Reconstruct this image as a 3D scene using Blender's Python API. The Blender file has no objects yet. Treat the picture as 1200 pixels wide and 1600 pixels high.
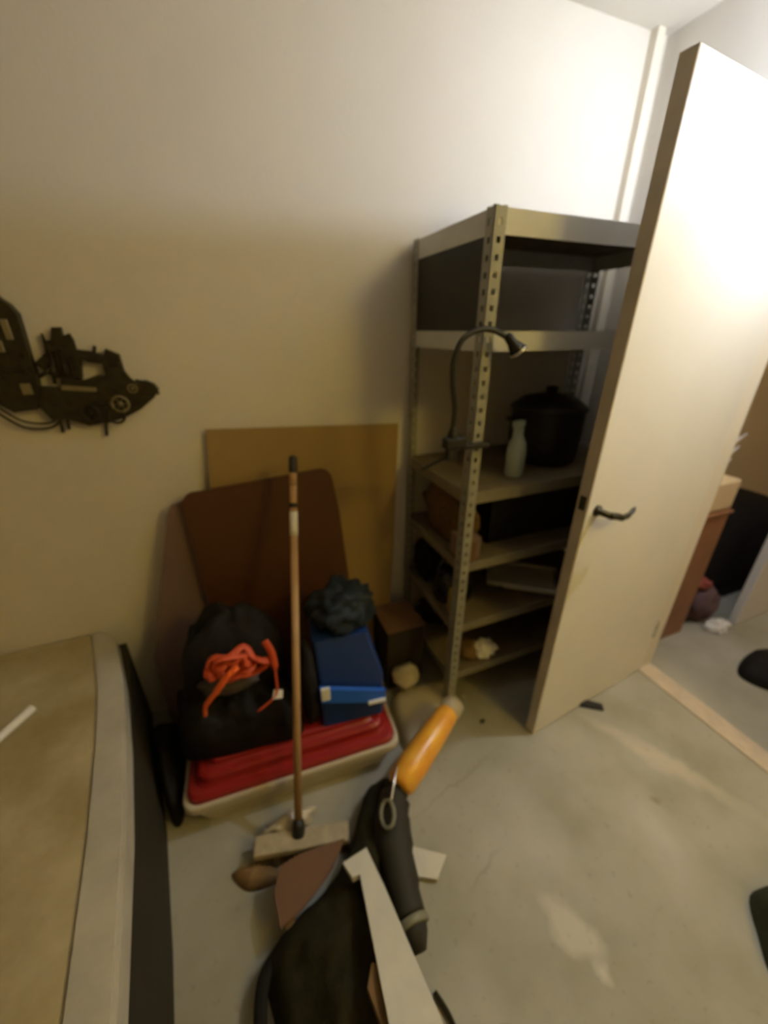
import bpy, bmesh, math, random
from mathutils import Vector, Matrix, noise
random.seed(7)
PI = math.pi
R = math.radians
S = bpy.context.scene
COL = S.collection

# ------------------------------------------------------------------ camera
cam_data = bpy.data.cameras.new('camera')
cam = bpy.data.objects.new('camera', cam_data)
COL.objects.link(cam)
cam_data.sensor_fit = 'VERTICAL'
cam_data.sensor_height = 36.0
cam_data.lens = 609.84 * 36.0 / 1600.0
cam_data.clip_start = 0.02
cam.location = (0, 0, 1.5)
cam.rotation_euler = (R(90 - 25.04), 0, R(-21.76))
cam_data.dof.use_dof = True
cam_data.dof.focus_distance = 0.42
cam_data.dof.aperture_fstop = 2.3
S.camera = cam

# ------------------------------------------------------------------ world, lamp, exposure
w = bpy.data.worlds.new('world')
S.world = w
w.use_nodes = True
w.node_tree.nodes['Background'].inputs[0].default_value = (1.0, 0.8, 0.5, 1)
w.node_tree.nodes['Background'].inputs[1].default_value = 0.02
S.view_settings.view_transform = 'Standard'
S.view_settings.look = 'None'
S.view_settings.exposure = 0.0
S.view_settings.gamma = 1.0
LAMP = Vector((1.53, 0.56, 2.085))
LAMP_STRENGTH = 850.0
LAMP_COL = (0.81, 0.92, 1.10)
ROOM_FILL = 38.0  # strength of the added warm fill behind the camera

# ------------------------------------------------------------------ materials
def mat(name, col, rough=0.6, metal=0.0, var=0.0, scale=6.0, col2=None, bump=0.0, bscale=60.0, trans=0.0, emit=None, estr=0.0, spec=0.5):
    m = bpy.data.materials.new(name)
    m.use_nodes = True
    nt = m.node_tree
    b = nt.nodes['Principled BSDF']
    b.inputs['Roughness'].default_value = rough
    b.inputs['Metallic'].default_value = metal
    b.inputs['Specular IOR Level'].default_value = spec
    b.inputs['Base Color'].default_value = (*col, 1)
    if trans:
        b.inputs['Transmission Weight'].default_value = trans
    tc = nt.nodes.new('ShaderNodeTexCoord')
    if var or col2:
        n = nt.nodes.new('ShaderNodeTexNoise')
        n.inputs['Scale'].default_value = scale
        n.inputs['Detail'].default_value = 6
        n.inputs['Roughness'].default_value = 0.62
        nt.links.new(tc.outputs['Object'], n.inputs['Vector'])
        r = nt.nodes.new('ShaderNodeValToRGB')
        r.color_ramp.elements[0].position = 0.32
        r.color_ramp.elements[1].position = 0.7
        c2 = col2 if col2 else tuple(c * (1 - var) for c in col)
        r.color_ramp.elements[0].color = (*c2, 1)
        r.color_ramp.elements[1].color = (*col, 1)
        nt.links.new(n.outputs['Fac'], r.inputs['Fac'])
        nt.links.new(r.outputs['Color'], b.inputs['Base Color'])
    if bump:
        n2 = nt.nodes.new('ShaderNodeTexNoise')
        n2.inputs['Scale'].default_value = bscale
        n2.inputs['Detail'].default_value = 4
        nt.links.new(tc.outputs['Object'], n2.inputs['Vector'])
        bp = nt.nodes.new('ShaderNodeBump')
        bp.inputs['Strength'].default_value = bump
        bp.inputs['Distance'].default_value = 0.004
        nt.links.new(n2.outputs['Fac'], bp.inputs['Height'])
        nt.links.new(bp.outputs['Normal'], b.inputs['Normal'])
    if emit:
        b.inputs['Emission Color'].default_value = (*emit, 1)
        b.inputs['Emission Strength'].default_value = estr
    return m

M = {}
M['wall'] = mat('wall_paint', (0.74, 0.69, 0.62), 0.85, var=0.05, scale=3, bump=0.15, bscale=90)
M['ceiling'] = mat('ceiling_paint', (0.78, 0.72, 0.62), 0.9, var=0.03, scale=3)
M['wall_next'] = mat('brown_wall_paint', (0.55, 0.44, 0.27), 0.85, var=0.08, scale=3)
M['wall_far'] = mat('ochre_bounce_paint', (0.55, 0.42, 0.20), 0.85, var=0.05, scale=3)  # ochre chosen so the unseen walls bounce yellow light
M['trim'] = mat('trim_paint', (0.78, 0.71, 0.60), 0.6)
M['door'] = mat('door_paint', (0.80, 0.76, 0.68), 0.45, var=0.04, scale=4)
M['door_edge'] = mat('door_edge_wood', (0.66, 0.58, 0.46), 0.6, var=0.2, scale=9)
M['lip_dusty_shaded'] = mat('dusty_shaded_lip', (0.25, 0.22, 0.15), 0.6, 0.0, var=0.3, scale=9)  # dusty lips of the lower shelves, darkened further for the door's shadow
M['dull_red'] = mat('dull_red_cloth', (0.28, 0.06, 0.04), 0.8)
M['bronze'] = mat('dark_bronze', (0.045, 0.038, 0.020), 0.4, 0.6)
M['steel'] = mat('galvanised_steel', (0.38, 0.37, 0.31), 0.5, 0.0, var=0.25, scale=12)
M['lip'] = mat('pale_grey_lip', (0.66, 0.655, 0.62), 0.45, 0.0, var=0.15, scale=7)
M['steel_shelf'] = mat('galvanised_board', (0.20, 0.155, 0.085), 0.7, 0.0, var=0.4, scale=6)
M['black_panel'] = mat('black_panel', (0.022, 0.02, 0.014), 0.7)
M['concrete'] = mat('dusty_concrete', (0.50, 0.42, 0.24), 0.85, scale=4.5, col2=(0.33, 0.25, 0.10), bump=0.3, bscale=40)
M['pale_edge'] = mat('pale_edge_strip', (0.55, 0.50, 0.38), 0.8, var=0.25, scale=7, bump=0.2, bscale=50)
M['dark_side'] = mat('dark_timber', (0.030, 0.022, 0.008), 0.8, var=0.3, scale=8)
M['card_tan'] = mat('tan_board', (0.36, 0.235, 0.085), 0.8, var=0.12, scale=4)
M['dark_brown'] = mat('dark_brown_board', (0.085, 0.026, 0.004), 0.6, var=0.15, scale=3)
M['mauve'] = mat('mauve_board', (0.20, 0.125, 0.105), 0.8, var=0.12, scale=5)
M['cream_plastic'] = mat('cream_plastic', (0.58, 0.50, 0.35), 0.5, var=0.08, scale=8)
M['red_plastic'] = mat('red_plastic', (0.30, 0.013, 0.010), 0.38)
M['black_cloth'] = mat('black_cloth', (0.012, 0.009, 0.006), 0.85, var=0.4, scale=16, bump=0.5, bscale=60, spec=0.3)
M['olive_cloth'] = mat('dark_olive_cloth', (0.030, 0.025, 0.008), 0.9, var=0.4, scale=14, bump=0.5, bscale=80, spec=0.2)
M['blue'] = mat('navy_blue_plastic', (0.010, 0.035, 0.16), 0.4)
M['blue_light'] = mat('bright_blue_plastic', (0.025, 0.13, 0.60), 0.35)
M['white'] = mat('white_plastic', (0.75, 0.74, 0.68), 0.4)
M['teal_dark'] = mat('dark_teal_net', (0.006, 0.017, 0.032), 0.7, var=0.6, scale=30)
M['orange'] = mat('orange_strap', (0.85, 0.13, 0.02), 0.5)
M['orange_dark'] = mat('rust_orange_cord', (0.55, 0.065, 0.012), 0.6)
M['grey_cloth'] = mat('grey_cloth', (0.09, 0.07, 0.065), 0.8, var=0.4, scale=20)
M['wood_pole'] = mat('bare_wood_pole', (0.50, 0.30, 0.13), 0.5, var=0.15, scale=14)
M['black'] = mat('black_rubber', (0.015, 0.013, 0.010), 0.5)
M['black_gloss'] = mat('black_gloss', (0.012, 0.012, 0.012), 0.2)
M['chrome'] = mat('chrome', (0.75, 0.73, 0.68), 0.15, 1.0)
M['cream_wood'] = mat('cream_wood', (0.50, 0.41, 0.26), 0.6, var=0.3, scale=22)
M['bristle'] = mat('brown_bristle', (0.15, 0.080, 0.025), 0.9, var=0.5, scale=60)
M['card_red'] = mat('reddish_cardboard', (0.18, 0.092, 0.045), 0.85, var=0.2, scale=8)
M['card_brown'] = mat('brown_cardboard', (0.25, 0.14, 0.045), 0.85, var=0.3, scale=18)
M['plank'] = mat('dirty_white_plank', (0.70, 0.66, 0.54), 0.7, var=0.14, scale=10)
M['yellow'] = mat('yellow_plastic', (0.90, 0.52, 0.05), 0.28, scale=9, col2=(0.78, 0.30, 0.03))
M['grey_rubber'] = mat('grey_rubber', (0.20, 0.19, 0.12), 0.5)
M['tool_body'] = mat('charcoal_plastic', (0.024, 0.020, 0.010), 0.75)
M['foam'] = mat('grey_beige_plastic', (0.52, 0.44, 0.27), 0.6, var=0.1, scale=8)
M['teal_plastic'] = mat('pale_teal_plastic', (0.42, 0.50, 0.47), 0.3)
M['cabinet'] = mat('reddish_wood', (0.34, 0.15, 0.055), 0.5, scale=9, col2=(0.24, 0.10, 0.04))
M['cream_box'] = mat('cream_cardboard', (0.70, 0.52, 0.28), 0.7)
M['purple'] = mat('dusky_purple_cloth', (0.17, 0.095, 0.10), 0.8, var=0.4, scale=22)
M['paper'] = mat('white_paper', (0.78, 0.74, 0.66), 0.7)
M['threshold'] = mat('worn_pale_wood', (0.68, 0.55, 0.38), 0.8, var=0.2, scale=14)
M['iron'] = mat('black_iron', (0.012, 0.009, 0.004), 0.45, 0.2, scale=45, col2=(0.040, 0.032, 0.014))
M['iron_grey'] = mat('aged_metal', (0.30, 0.25, 0.14), 0.4, 0.6)
M['green'] = mat('dark_green_cloth', (0.035, 0.045, 0.008), 0.85, var=0.5, scale=30)
M['yellow_green'] = mat('yellow_green_edge', (0.35, 0.35, 0.03), 0.7)
M['yellowed'] = mat('yellowed_cream', (0.38, 0.31, 0.10), 0.7, var=0.3, scale=30)

def floor_material():
    m = bpy.data.materials.new('stained_concrete_floor')
    m.use_nodes = True
    nt = m.node_tree
    L = nt.links.new
    b = nt.nodes['Principled BSDF']
    b.inputs['Roughness'].default_value = 0.62
    tc = nt.nodes.new('ShaderNodeTexCoord')
    def nz(scale, detail=6):
        n = nt.nodes.new('ShaderNodeTexNoise')
        n.inputs['Scale'].default_value = scale
        n.inputs['Detail'].default_value = detail
        L(tc.outputs['Object'], n.inputs['Vector'])
        return n
    n1 = nz(3.2)
    ramp = nt.nodes.new('ShaderNodeValToRGB')
    ramp.color_ramp.elements[0].position = 0.3
    ramp.color_ramp.elements[0].color = (0.31, 0.285, 0.19, 1)
    ramp.color_ramp.elements[1].position = 0.68
    ramp.color_ramp.elements[1].color = (0.45, 0.42, 0.33, 1)
    L(n1.outputs['Fac'], ramp.inputs['Fac'])
    cur = ramp.outputs['Color']
    nd = nz(9, 3)
    def patch(cur, x, y, rx, ry, rot, col, amt, soft=0.5):
        mp = nt.nodes.new('ShaderNodeMapping')
        mp.vector_type = 'TEXTURE'
        mp.inputs['Location'].default_value = (x, y, 0)
        mp.inputs['Rotation'].default_value = (0, 0, rot)
        mp.inputs['Scale'].default_value = (rx, ry, 1)
        add = nt.nodes.new('ShaderNodeMixRGB')
        add.blend_type = 'LINEAR_LIGHT'
        add.inputs[0].default_value = 0.05
        L(tc.outputs['Object'], add.inputs[1])
        L(nd.outputs['Color'], add.inputs[2])
        L(add.outputs[0], mp.inputs['Vector'])
        ln = nt.nodes.new('ShaderNodeVectorMath')
        ln.operation = 'LENGTH'
        sep = nt.nodes.new('ShaderNodeVectorMath')
        sep.operation = 'MULTIPLY'
        sep.inputs[1].default_value = (1, 1, 0)
        L(mp.outputs[0], sep.inputs[0])
        L(sep.outputs[0], ln.inputs[0])
        mr = nt.nodes.new('ShaderNodeMapRange')
        mr.inputs['From Min'].default_value = 1.0
        mr.inputs['From Max'].default_value = 1.0 - soft
        mr.inputs['To Min'].default_value = 0
        mr.inputs['To Max'].default_value = amt
        L(ln.outputs['Value'], mr.inputs['Value'])
        mx = nt.nodes.new('ShaderNodeMixRGB')
        L(mr.outputs[0], mx.inputs[0])
        L(cur, mx.inputs[1])
        mx.inputs[2].default_value = (*col, 1)
        return mx.outputs[0]
    # pale spills of plaster dust and a few dark scuffs
    cur = patch(cur, 0.665, 0.27, 0.055, 0.10, 0.5, (0.62, 0.57, 0.46), 0.62, 0.5)
    cur = patch(cur, 0.675, 0.175, 0.022, 0.03, 0.2, (0.70, 0.66, 0.56), 0.6, 0.8)
    cur = patch(cur, 1.10, 0.32, 0.10, 0.20, -0.35, (0.55, 0.50, 0.41), 0.6, 0.9)
    cur = patch(cur, 1.34, 0.50, 0.05, 0.32, 0.45, (0.62, 0.54, 0.40), 0.65, 0.8)
    cur = patch(cur, 0.39, 0.18, 0.02, 0.012, 0.0, (0.12, 0.10, 0.06), 0.7, 0.7)
    cur = patch(cur, 1.19, 0.40, 0.022, 0.03, 0.3, (0.20, 0.16, 0.09), 0.6, 0.8)
    cur = patch(cur, 0.52, 0.46, 0.10, 0.01, 0.3, (0.20, 0.17, 0.11), 0.35, 0.9)
    cur = patch(cur, 0.60, 0.72, 0.30, 0.008, 0.25, (0.20, 0.17, 0.11), 0.35, 0.9)
    n3 = nz(38, 2)
    r3 = nt.nodes.new('ShaderNodeValToRGB')
    r3.color_ramp.elements[0].position = 0.28
    r3.color_ramp.elements[0].color = (0.45, 0.42, 0.35, 1)
    r3.color_ramp.elements[1].position = 0.36
    r3.color_ramp.elements[1].color = (1, 1, 1, 1)
    L(n3.outputs['Fac'], r3.inputs['Fac'])
    mul = nt.nodes.new('ShaderNodeMixRGB')
    mul.blend_type = 'MULTIPLY'
    mul.inputs[0].default_value = 0.22
    L(cur, mul.inputs[1])
    L(r3.outputs['Color'], mul.inputs[2])
    L(mul.outputs[0], b.inputs['Base Color'])
    n2 = nz(70, 3)
    bp = nt.nodes.new('ShaderNodeBump')
    bp.inputs['Strength'].default_value = 0.2
    bp.inputs['Distance'].default_value = 0.003
    L(n2.outputs['Fac'], bp.inputs['Height'])
    L(bp.outputs['Normal'], b.inputs['Normal'])
    return m
M['floor'] = floor_material()

# ------------------------------------------------------------------ mesh helpers
def link(name, bm, m, parent=None, smooth=False):
    bmesh.ops.recalc_face_normals(bm, faces=bm.faces)
    me = bpy.data.meshes.new(name)
    bm.to_mesh(me)
    bm.free()
    me.materials.append(M[m])
    if smooth:
        for p in me.polygons:
            p.use_smooth = True
    o = bpy.data.objects.new(name, me)
    COL.objects.link(o)
    if parent:
        o.parent = parent
    return o

def thing(name, label, cat, loc=(0, 0, 0), rz=0.0, group=None):
    o = bpy.data.objects.new(name, None)
    o.empty_display_size = 0.05
    COL.objects.link(o)
    o.location = loc
    o.rotation_euler = (0, 0, rz)
    return tag(o, label, cat, group)

def tag(o, label, cat, group=None):
    o['label'] = label
    o['category'] = cat
    if group:
        o['group'] = group
    return o

def struct(o):
    o['kind'] = 'structure'
    return o

def box(bm, x0, x1, y0, y1, z0, z1, bev=0.0, seg=2, mtx=None):
    t = bmesh.new()
    bmesh.ops.create_cube(t, size=1)
    for v in t.verts:
        v.co = Vector(((x0 + x1) / 2 + v.co.x * (x1 - x0), (y0 + y1) / 2 + v.co.y * (y1 - y0), (z0 + z1) / 2 + v.co.z * (z1 - z0)))
    if bev:
        bmesh.ops.bevel(t, geom=list(t.edges), offset=bev, segments=seg, affect='EDGES', profile=0.6)
    merge(bm, t, mtx)

def merge(bm, t, mtx=None):
    if mtx is not None:
        bmesh.ops.transform(t, matrix=mtx, verts=t.verts)
    me = bpy.data.meshes.new('tmp')
    t.to_mesh(me)
    t.free()
    bm.from_mesh(me)
    bpy.data.meshes.remove(me)

def spline(pts, n=8, closed=False):
    P = [Vector(p) for p in pts]
    out = []
    N = len(P)
    rng = range(N) if closed else range(N - 1)
    for i in rng:
        p0 = P[(i - 1) % N] if closed or i > 0 else P[i]
        p1 = P[i]
        p2 = P[(i + 1) % N]
        p3 = P[(i + 2) % N] if closed or i + 2 < N else P[(i + 1) % N]
        for k in range(n):
            t = k / n
            out.append(0.5 * ((2 * p1) + (-p0 + p2) * t + (2 * p0 - 5 * p1 + 4 * p2 - p3) * t * t + (-p0 + 3 * p1 - 3 * p2 + p3) * t ** 3))
    if not closed:
        out.append(P[-1])
    return out

def tube(bm, pts, r, seg=10, closed=False, flat=1.0):
    P = [Vector(p) for p in pts]
    N = len(P)
    rr = r if isinstance(r, (list, tuple)) else [r] * N
    rings = []
    prev = None
    for i in range(N):
        if closed:
            d = (P[(i + 1) % N] - P[(i - 1) % N])
        else:
            d = P[min(i + 1, N - 1)] - P[max(i - 1, 0)]
        d.normalize()
        if prev is None:
            up = Vector((0, 0, 1)) if abs(d.z) < 0.9 else Vector((0, 1, 0))
            a = d.cross(up).normalized()
        else:
            a = (prev - d * prev.dot(d)).normalized()
        prev = a
        b = d.cross(a)
        rings.append([bm.verts.new(P[i] + (a * math.cos(2 * PI * k / seg) + b * math.sin(2 * PI * k / seg) * flat) * rr[i]) for k in range(seg)])
    for i in range(N if closed else N - 1):
        A, B = rings[i], rings[(i + 1) % N]
        for k in range(seg):
            bm.faces.new((A[k], A[(k + 1) % seg], B[(k + 1) % seg], B[k]))
    if not closed:
        bm.faces.new(rings[0])
        bm.faces.new(list(reversed(rings[-1])))

def lathe(bm, prof, seg=24, mtx=None):
    t = bmesh.new()
    rings = []
    for r, z in prof:
        rings.append([t.verts.new((max(r, 1e-4) * math.cos(2 * PI * k / seg), max(r, 1e-4) * math.sin(2 * PI * k / seg), z)) for k in range(seg)])
    for A, B in zip(rings, rings[1:]):
        for k in range(seg):
            t.faces.new((A[k], A[(k + 1) % seg], B[(k + 1) % seg], B[k]))
    t.faces.new(rings[0])
    t.faces.new(list(reversed(rings[-1])))
    merge(bm, t, mtx)

def prism(bm, pts, thick, mtx=None, bev=0.0):
    """polygon in local xy, extruded in +z by thick"""
    t = bmesh.new()
    vs = [t.verts.new((x, y, 0)) for x, y in pts]
    f = t.faces.new(vs)
    ex = bmesh.ops.extrude_face_region(t, geom=[f])
    bmesh.ops.translate(t, vec=(0, 0, thick), verts=[g for g in ex['geom'] if isinstance(g, bmesh.types.BMVert)])
    if bev:
        bmesh.ops.bevel(t, geom=list(t.edges), offset=bev, segments=2, affect='EDGES')
    bmesh.ops.triangulate(t, faces=[f for f in t.faces if len(f.verts) > 4])
    merge(bm, t, mtx)

def mtx_rows(o, x, y, z):
    m = Matrix.Identity(4)
    for i, v in enumerate((Vector(x), Vector(y), Vector(z))):
        m.col[i][0:3] = v
    m.col[3][0:3] = Vector(o)
    return m

def heap(bm, outline, height, z0=0.0, rings=9, amp=0.012, freq=12, power=0.55, peak=(0, 0), seed=0.0, sub=6):
    """a soft rounded heap whose foot follows the outline"""
    pts = spline([(x, y, 0) for x, y in outline], sub, True)
    c = sum(pts, Vector()) / len(pts) + Vector((peak[0], peak[1], 0))
    allr = []
    for k in range(rings):
        s = 1 - k / rings
        h = height * (1 - s * s) ** power if s < 1 else 0
        ring = []
        for p in pts:
            q = c + (p - c) * s
            n = noise.noise(Vector((q.x * freq + seed, q.y * freq, seed))) + 0.5 * noise.noise(Vector((q.x * freq * 2.3, q.y * freq * 2.3 + seed, 5)))
            ring.append(bm.verts.new((q.x, q.y, z0 + max(0.0, h + (n * amp if k else 0)))))
        allr.append(ring)
    n = len(pts)
    for A, B in zip(allr, allr[1:]):
        for k in range(n):
            bm.faces.new((A[k], A[(k + 1) % n], B[(k + 1) % n], B[k]))
    cv = bm.verts.new((c.x, c.y, z0 + height))
    for k in range(n):
        bm.faces.new((allr[-1][k], allr[-1][(k + 1) % n], cv))
    bm.faces.new(list(reversed(allr[0])))

def blob(bm, c, r, amp=0.15, freq=2.0, seed=0.0, sub=4, flatbase=None):
    t = bmesh.new()
    bmesh.ops.create_icosphere(t, subdivisions=sub, radius=1)
    for v in t.verts:
        d = v.co.normalized()
        n = noise.noise(d * freq + Vector((seed, seed * 2, 3))) + 0.5 * noise.noise(d * freq * 2.4 + Vector((seed, 1, seed)))
        p = d * (1 + amp * n)
        q = Vector((c[0] + p.x * r[0], c[1] + p.y * r[1], c[2] + p.z * r[2]))
        if flatbase is not None and q.z < flatbase:
            q.z = flatbase
        v.co = q
    merge(bm, t)

# ------------------------------------------------------------------ room shell
WY = 1.452           # back wall plane
WX = 1.66            # right wall plane
CZ = 2.44
def shell(name, m, *a):
    bm = bmesh.new()
    box(bm, *a)
    return struct(link(name, bm, m))
shell('floor', 'floor', -2.3, 4.2, -2.7, 1.7, -0.08, 0.0)
shell('ceiling', 'ceiling', -2.3, 4.2, -2.7, 1.7, CZ, CZ + 0.08)
shell('wall_back', 'wall', -2.3, WX + 0.1, WY, WY + 0.1, 0, CZ)
shell('wall_left', 'wall_far', -2.3, -2.2, -2.6, WY, 0, CZ)
shell('wall_front', 'wall_far', -2.3, 4.2, -2.7, -2.6, 0, CZ)
bm = bmesh.new()                                   # right wall with the doorway cut in it
OY0, OY1, OZ = 0.10, 0.865, 2.03
box(bm, WX, WX + 0.1, -2.6, OY0, 0, CZ)
box(bm, WX, WX + 0.1, OY1, WY, 0, CZ)
box(bm, WX, WX + 0.1, OY0, OY1, OZ, CZ)
struct(link('wall_right', bm, 'wall'))
shell('wall_next_back', 'wall_next', WX + 0.1, 4.2, 1.6, 1.7, 0, CZ)
shell('wall_next_right', 'wall_next', 4.1, 4.2, -2.6, 1.6, 0, CZ)
shell('trim_1', 'trim', 1.578, 1.612, WY - 0.03, WY, 0, CZ)        # cable trunking in the corner
bm = bmesh.new()                                   # door lining
box(bm, WX - 0.004, WX + 0.104, OY1 - 0.018, OY1, 0, OZ)
box(bm, WX - 0.004, WX + 0.104, OY0, OY0 + 0.02, 0, OZ)
box(bm, WX - 0.004, WX + 0.104, OY0 + 0.02, OY1 - 0.018, OZ - 0.02, OZ)
struct(link('trim_2', bm, 'trim'))
shell('trim_3', 'threshold', 1.664, 1.756, OY0 + 0.02, OY1 - 0.02, 0.0, 0.006)

# door leaf, standing open
door_ang = math.atan2(0.079, 0.718)
d = thing('door_1', 'open white door leaf with a dark lever handle', 'door', (0.959, 0.754, 0), door_ang)
del d['label'], d['category']
struct(d)
DW = 0.722
bm = bmesh.new()
box(bm, 0.0, DW, 0.004, 0.032, 0.006, 2.0, 0.0015, 1)
link('door_leaf', bm, 'door', d)
bm = bmesh.new()
box(bm, -0.004, 0.0, 0.004, 0.042, 0.006, 2.0, 0.001, 1)
box(bm, 0.0, DW, 0.032, 0.042, 0.006, 2.0)
e = link('edge_strip', bm, 'door_edge', d)
bm = bmesh.new()
box(bm, -0.0055, -0.003, 0.012, 0.034, 1.005, 1.05, 0.0008, 1)
box(bm, -0.012, -0.003, 0.017, 0.029, 1.015, 1.04, 0.001, 1)
link('latch_plate', bm, 'bronze', d)
h = bpy.data.objects.new('door_handle', None)
COL.objects.link(h)
h.parent = d
bm = bmesh.new()
lathe(bm, [(0.018, 0), (0.018, 0.006), (0.014, 0.010), (0.011, 0.012), (0.010, 0.045)], 24, Matrix.Translation((0.045, 0.004, 1.0)) @ Matrix.Rotation(PI / 2, 4, 'X'))
link('rose', bm, 'bronze', h, True)
bm = bmesh.new()
tube(bm, spline([(0.045, -0.040, 1.0), (0.07, -0.047, 0.996), (0.10, -0.047, 0.985), (0.135, -0.044, 0.986), (0.165, -0.040, 1.002)], 6), [0.011] * 12 + [0.009] * 6 + [0.007] * 5 + [0.004] * 2, 12)
link('lever', bm, 'bronze', h, True)
for z in (0.25, 1.75):
    bm = bmesh.new()
    lathe(bm, [(0.007, -0.045), (0.007, 0.045)], 12, Matrix.Translation((DW + 0.006, 0.004, z)))
    link('hinge', bm, 'chrome', d, True)

bm = bmesh.new()                                   # door stop wedge sticking out below the door
prism(bm, [(0, 0), (0.10, 0), (0.10, 0.012), (0.0, 0.022)], 0.03, mtx_rows((1.235, 0.79, 0), (0.81, -0.58, 0), (0, 0, 1), (0.58, 0.81, 0)))
tag(link('door_wedge', bm, 'black'), 'small dark wedge on the floor poking out under the open door', 'door wedge')

# wall lamp above the doorway (out of the frame, lights everything)
t = thing('wall_lamp', 'round wall lamp above the doorway', 'lamp', (WX, LAMP.y, LAMP.z))
bm = bmesh.new()
lathe(bm, [(0.035, 0), (0.035, 0.012), (0.022, 0.02), (0.02, 0.09)], 24, Matrix.Rotation(-PI / 2, 4, 'Y'))
link('lamp_holder', bm, 'white', t, True)
M['bulb'] = mat('lit_bulb', (1, 1, 1), 0.4, emit=LAMP_COL, estr=LAMP_STRENGTH)
bm = bmesh.new()
bmesh.ops.create_icosphere(bm, subdivisions=3, radius=0.030, matrix=Matrix.Translation((LAMP.x - WX, 0, 0)))
link('bulb', bm, 'bulb', t, True)
# unseen lamp added to brighten the brown wall of the next room
t = thing('fill_lamp', 'added warm fill lamp on the ceiling of the next room', 'lamp', (3.1, -0.1, CZ))
bm = bmesh.new()
lathe(bm, [(0.09, -0.02), (0.09, 0.0)], 24)
link('lamp_base', bm, 'white', t)
M['globe_next'] = mat('warm_fill_next', (1, 1, 1), 0.4, emit=(1.0, 0.78, 0.48), estr=30.0)
bm = bmesh.new()
bmesh.ops.create_uvsphere(bm, u_segments=24, v_segments=12, radius=0.13, matrix=Matrix.Translation((0, 0, -0.14)))
link('fill_globe', bm, 'globe_next', t, True)
t = thing('fill_lamp', 'added warm fill lamp on the ceiling behind the camera', 'lamp', (1.40, -0.75, CZ))  # unseen amber lamp, added as warm fill for the room
bm = bmesh.new()
lathe(bm, [(0.09, -0.02), (0.09, 0.0)], 24)
link('lamp_base', bm, 'white', t)
M['globe'] = mat('warm_fill', (1, 1, 1), 0.4, emit=(1.0, 0.75, 0.14), estr=ROOM_FILL)
bm = bmesh.new()
bmesh.ops.create_uvsphere(bm, u_segments=24, v_segments=12, radius=0.13, matrix=Matrix.Translation((0, 0, -0.14)))
link('fill_globe', bm, 'globe', t, True)

# ------------------------------------------------------------------ ledge on the left
t = thing('concrete_ledge', 'low dirty concrete ledge with dark side along the left', 'ledge', (0, 0, 0))
topo = [(-0.56, 1.445), (-0.51, 1.40), (-0.445, 1.16), (-0.397, 0.92), (-0.358, 0.68), (-0.322, 0.36), (-0.30, -0.6), (-2.19, -0.6), (-2.19, 1.445)]
inn = [(-0.60, 1.445), (-0.57, 1.35), (-0.515, 1.14), (-0.475, 0.92), (-0.440, 0.68), (-0.405, 0.36), (-0.385, -0.6), (-2.19, -0.6), (-2.19, 1.445)]
bm = bmesh.new()
prism(bm, inn, 0.075, Matrix.Translation((0, 0, 0.40)))
link('top_slab', bm, 'concrete', t)
bm = bmesh.new()
prism(bm, topo[:7] + inn[:7][::-1], 0.082, Matrix.Translation((0, 0, 0.398)), 0.008)
link('edge_strip', bm, 'pale_edge', t)
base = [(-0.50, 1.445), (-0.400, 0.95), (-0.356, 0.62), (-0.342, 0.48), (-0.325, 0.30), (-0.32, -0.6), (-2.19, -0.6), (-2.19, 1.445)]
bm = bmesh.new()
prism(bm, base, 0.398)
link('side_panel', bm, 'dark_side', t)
bm = bmesh.new()
tube(bm, [(-0.725, 1.035, 0.487), (-0.668, 1.128, 0.487)], 0.012, 12)
tag(link('chalk_stick', bm, 'paper'), 'short white stick lying on the concrete ledge', 'stick')

# ------------------------------------------------------------------ metal shelf unit
SX, SY, SD, SW = 0.679, 0.978, 0.453, 0.825
SH = [1.771, 1.496, 1.021, 0.750, 0.472, 0.220]
LIP = [0.056, 0.052, 0.042, 0.036, 0.036, 0.034]
t = thing('shelf_unit', 'tall grey slotted metal shelving unit with six shelves behind the open door', 'shelving', (SX, SY, 0))
def post(bm, sx, sy):
    H = 1.774
    W_ = 0.036
    th = 0.002
    def flange(axis):
        def bx(a0, a1, z0, z1):
            if axis == 'x':
                box(bm, min(sx * a0, sx * a1), max(sx * a0, sx * a1), min(0, sy * th), max(0, sy * th), z0, z1)
            else:
                box(bm, min(0, sx * th), max(0, sx * th), min(sy * a0, sy * a1), max(sy * a0, sy * a1), z0, z1)
        bx(0, 0.012, 0, H)
        bx(0.024, W_, 0, H)
        z = 0.0
        while z < H:
            bx(0.012, 0.024, z, min(z + 0.024, H))
            z += 0.038
    flange('x')
    flange('y')
for px, py, sx, sy in ((0, 0, 1, 1), (SW, 0, -1, 1), (0, SD, 1, -1), (SW, SD, -1, -1)):
    bm = bmesh.new()
    post(bm, sx, sy)
    bmesh.ops.translate(bm, vec=(px, py, 0), verts=bm.verts)
    link('post', bm, 'steel', t)
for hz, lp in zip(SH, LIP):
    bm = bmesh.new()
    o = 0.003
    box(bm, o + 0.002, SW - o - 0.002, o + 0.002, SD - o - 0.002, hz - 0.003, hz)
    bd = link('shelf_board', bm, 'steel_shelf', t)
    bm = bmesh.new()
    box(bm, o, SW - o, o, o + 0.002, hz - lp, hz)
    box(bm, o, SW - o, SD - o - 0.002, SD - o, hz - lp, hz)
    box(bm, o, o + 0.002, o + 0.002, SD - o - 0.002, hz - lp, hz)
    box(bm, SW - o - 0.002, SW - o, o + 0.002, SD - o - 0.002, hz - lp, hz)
    link('board_lip', bm, 'lip' if hz > 1.2 else 'lip_dusty_shaded', bd)
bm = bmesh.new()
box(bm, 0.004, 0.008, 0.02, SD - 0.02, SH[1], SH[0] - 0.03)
link('end_panel', bm, 'black_panel', t)

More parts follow.
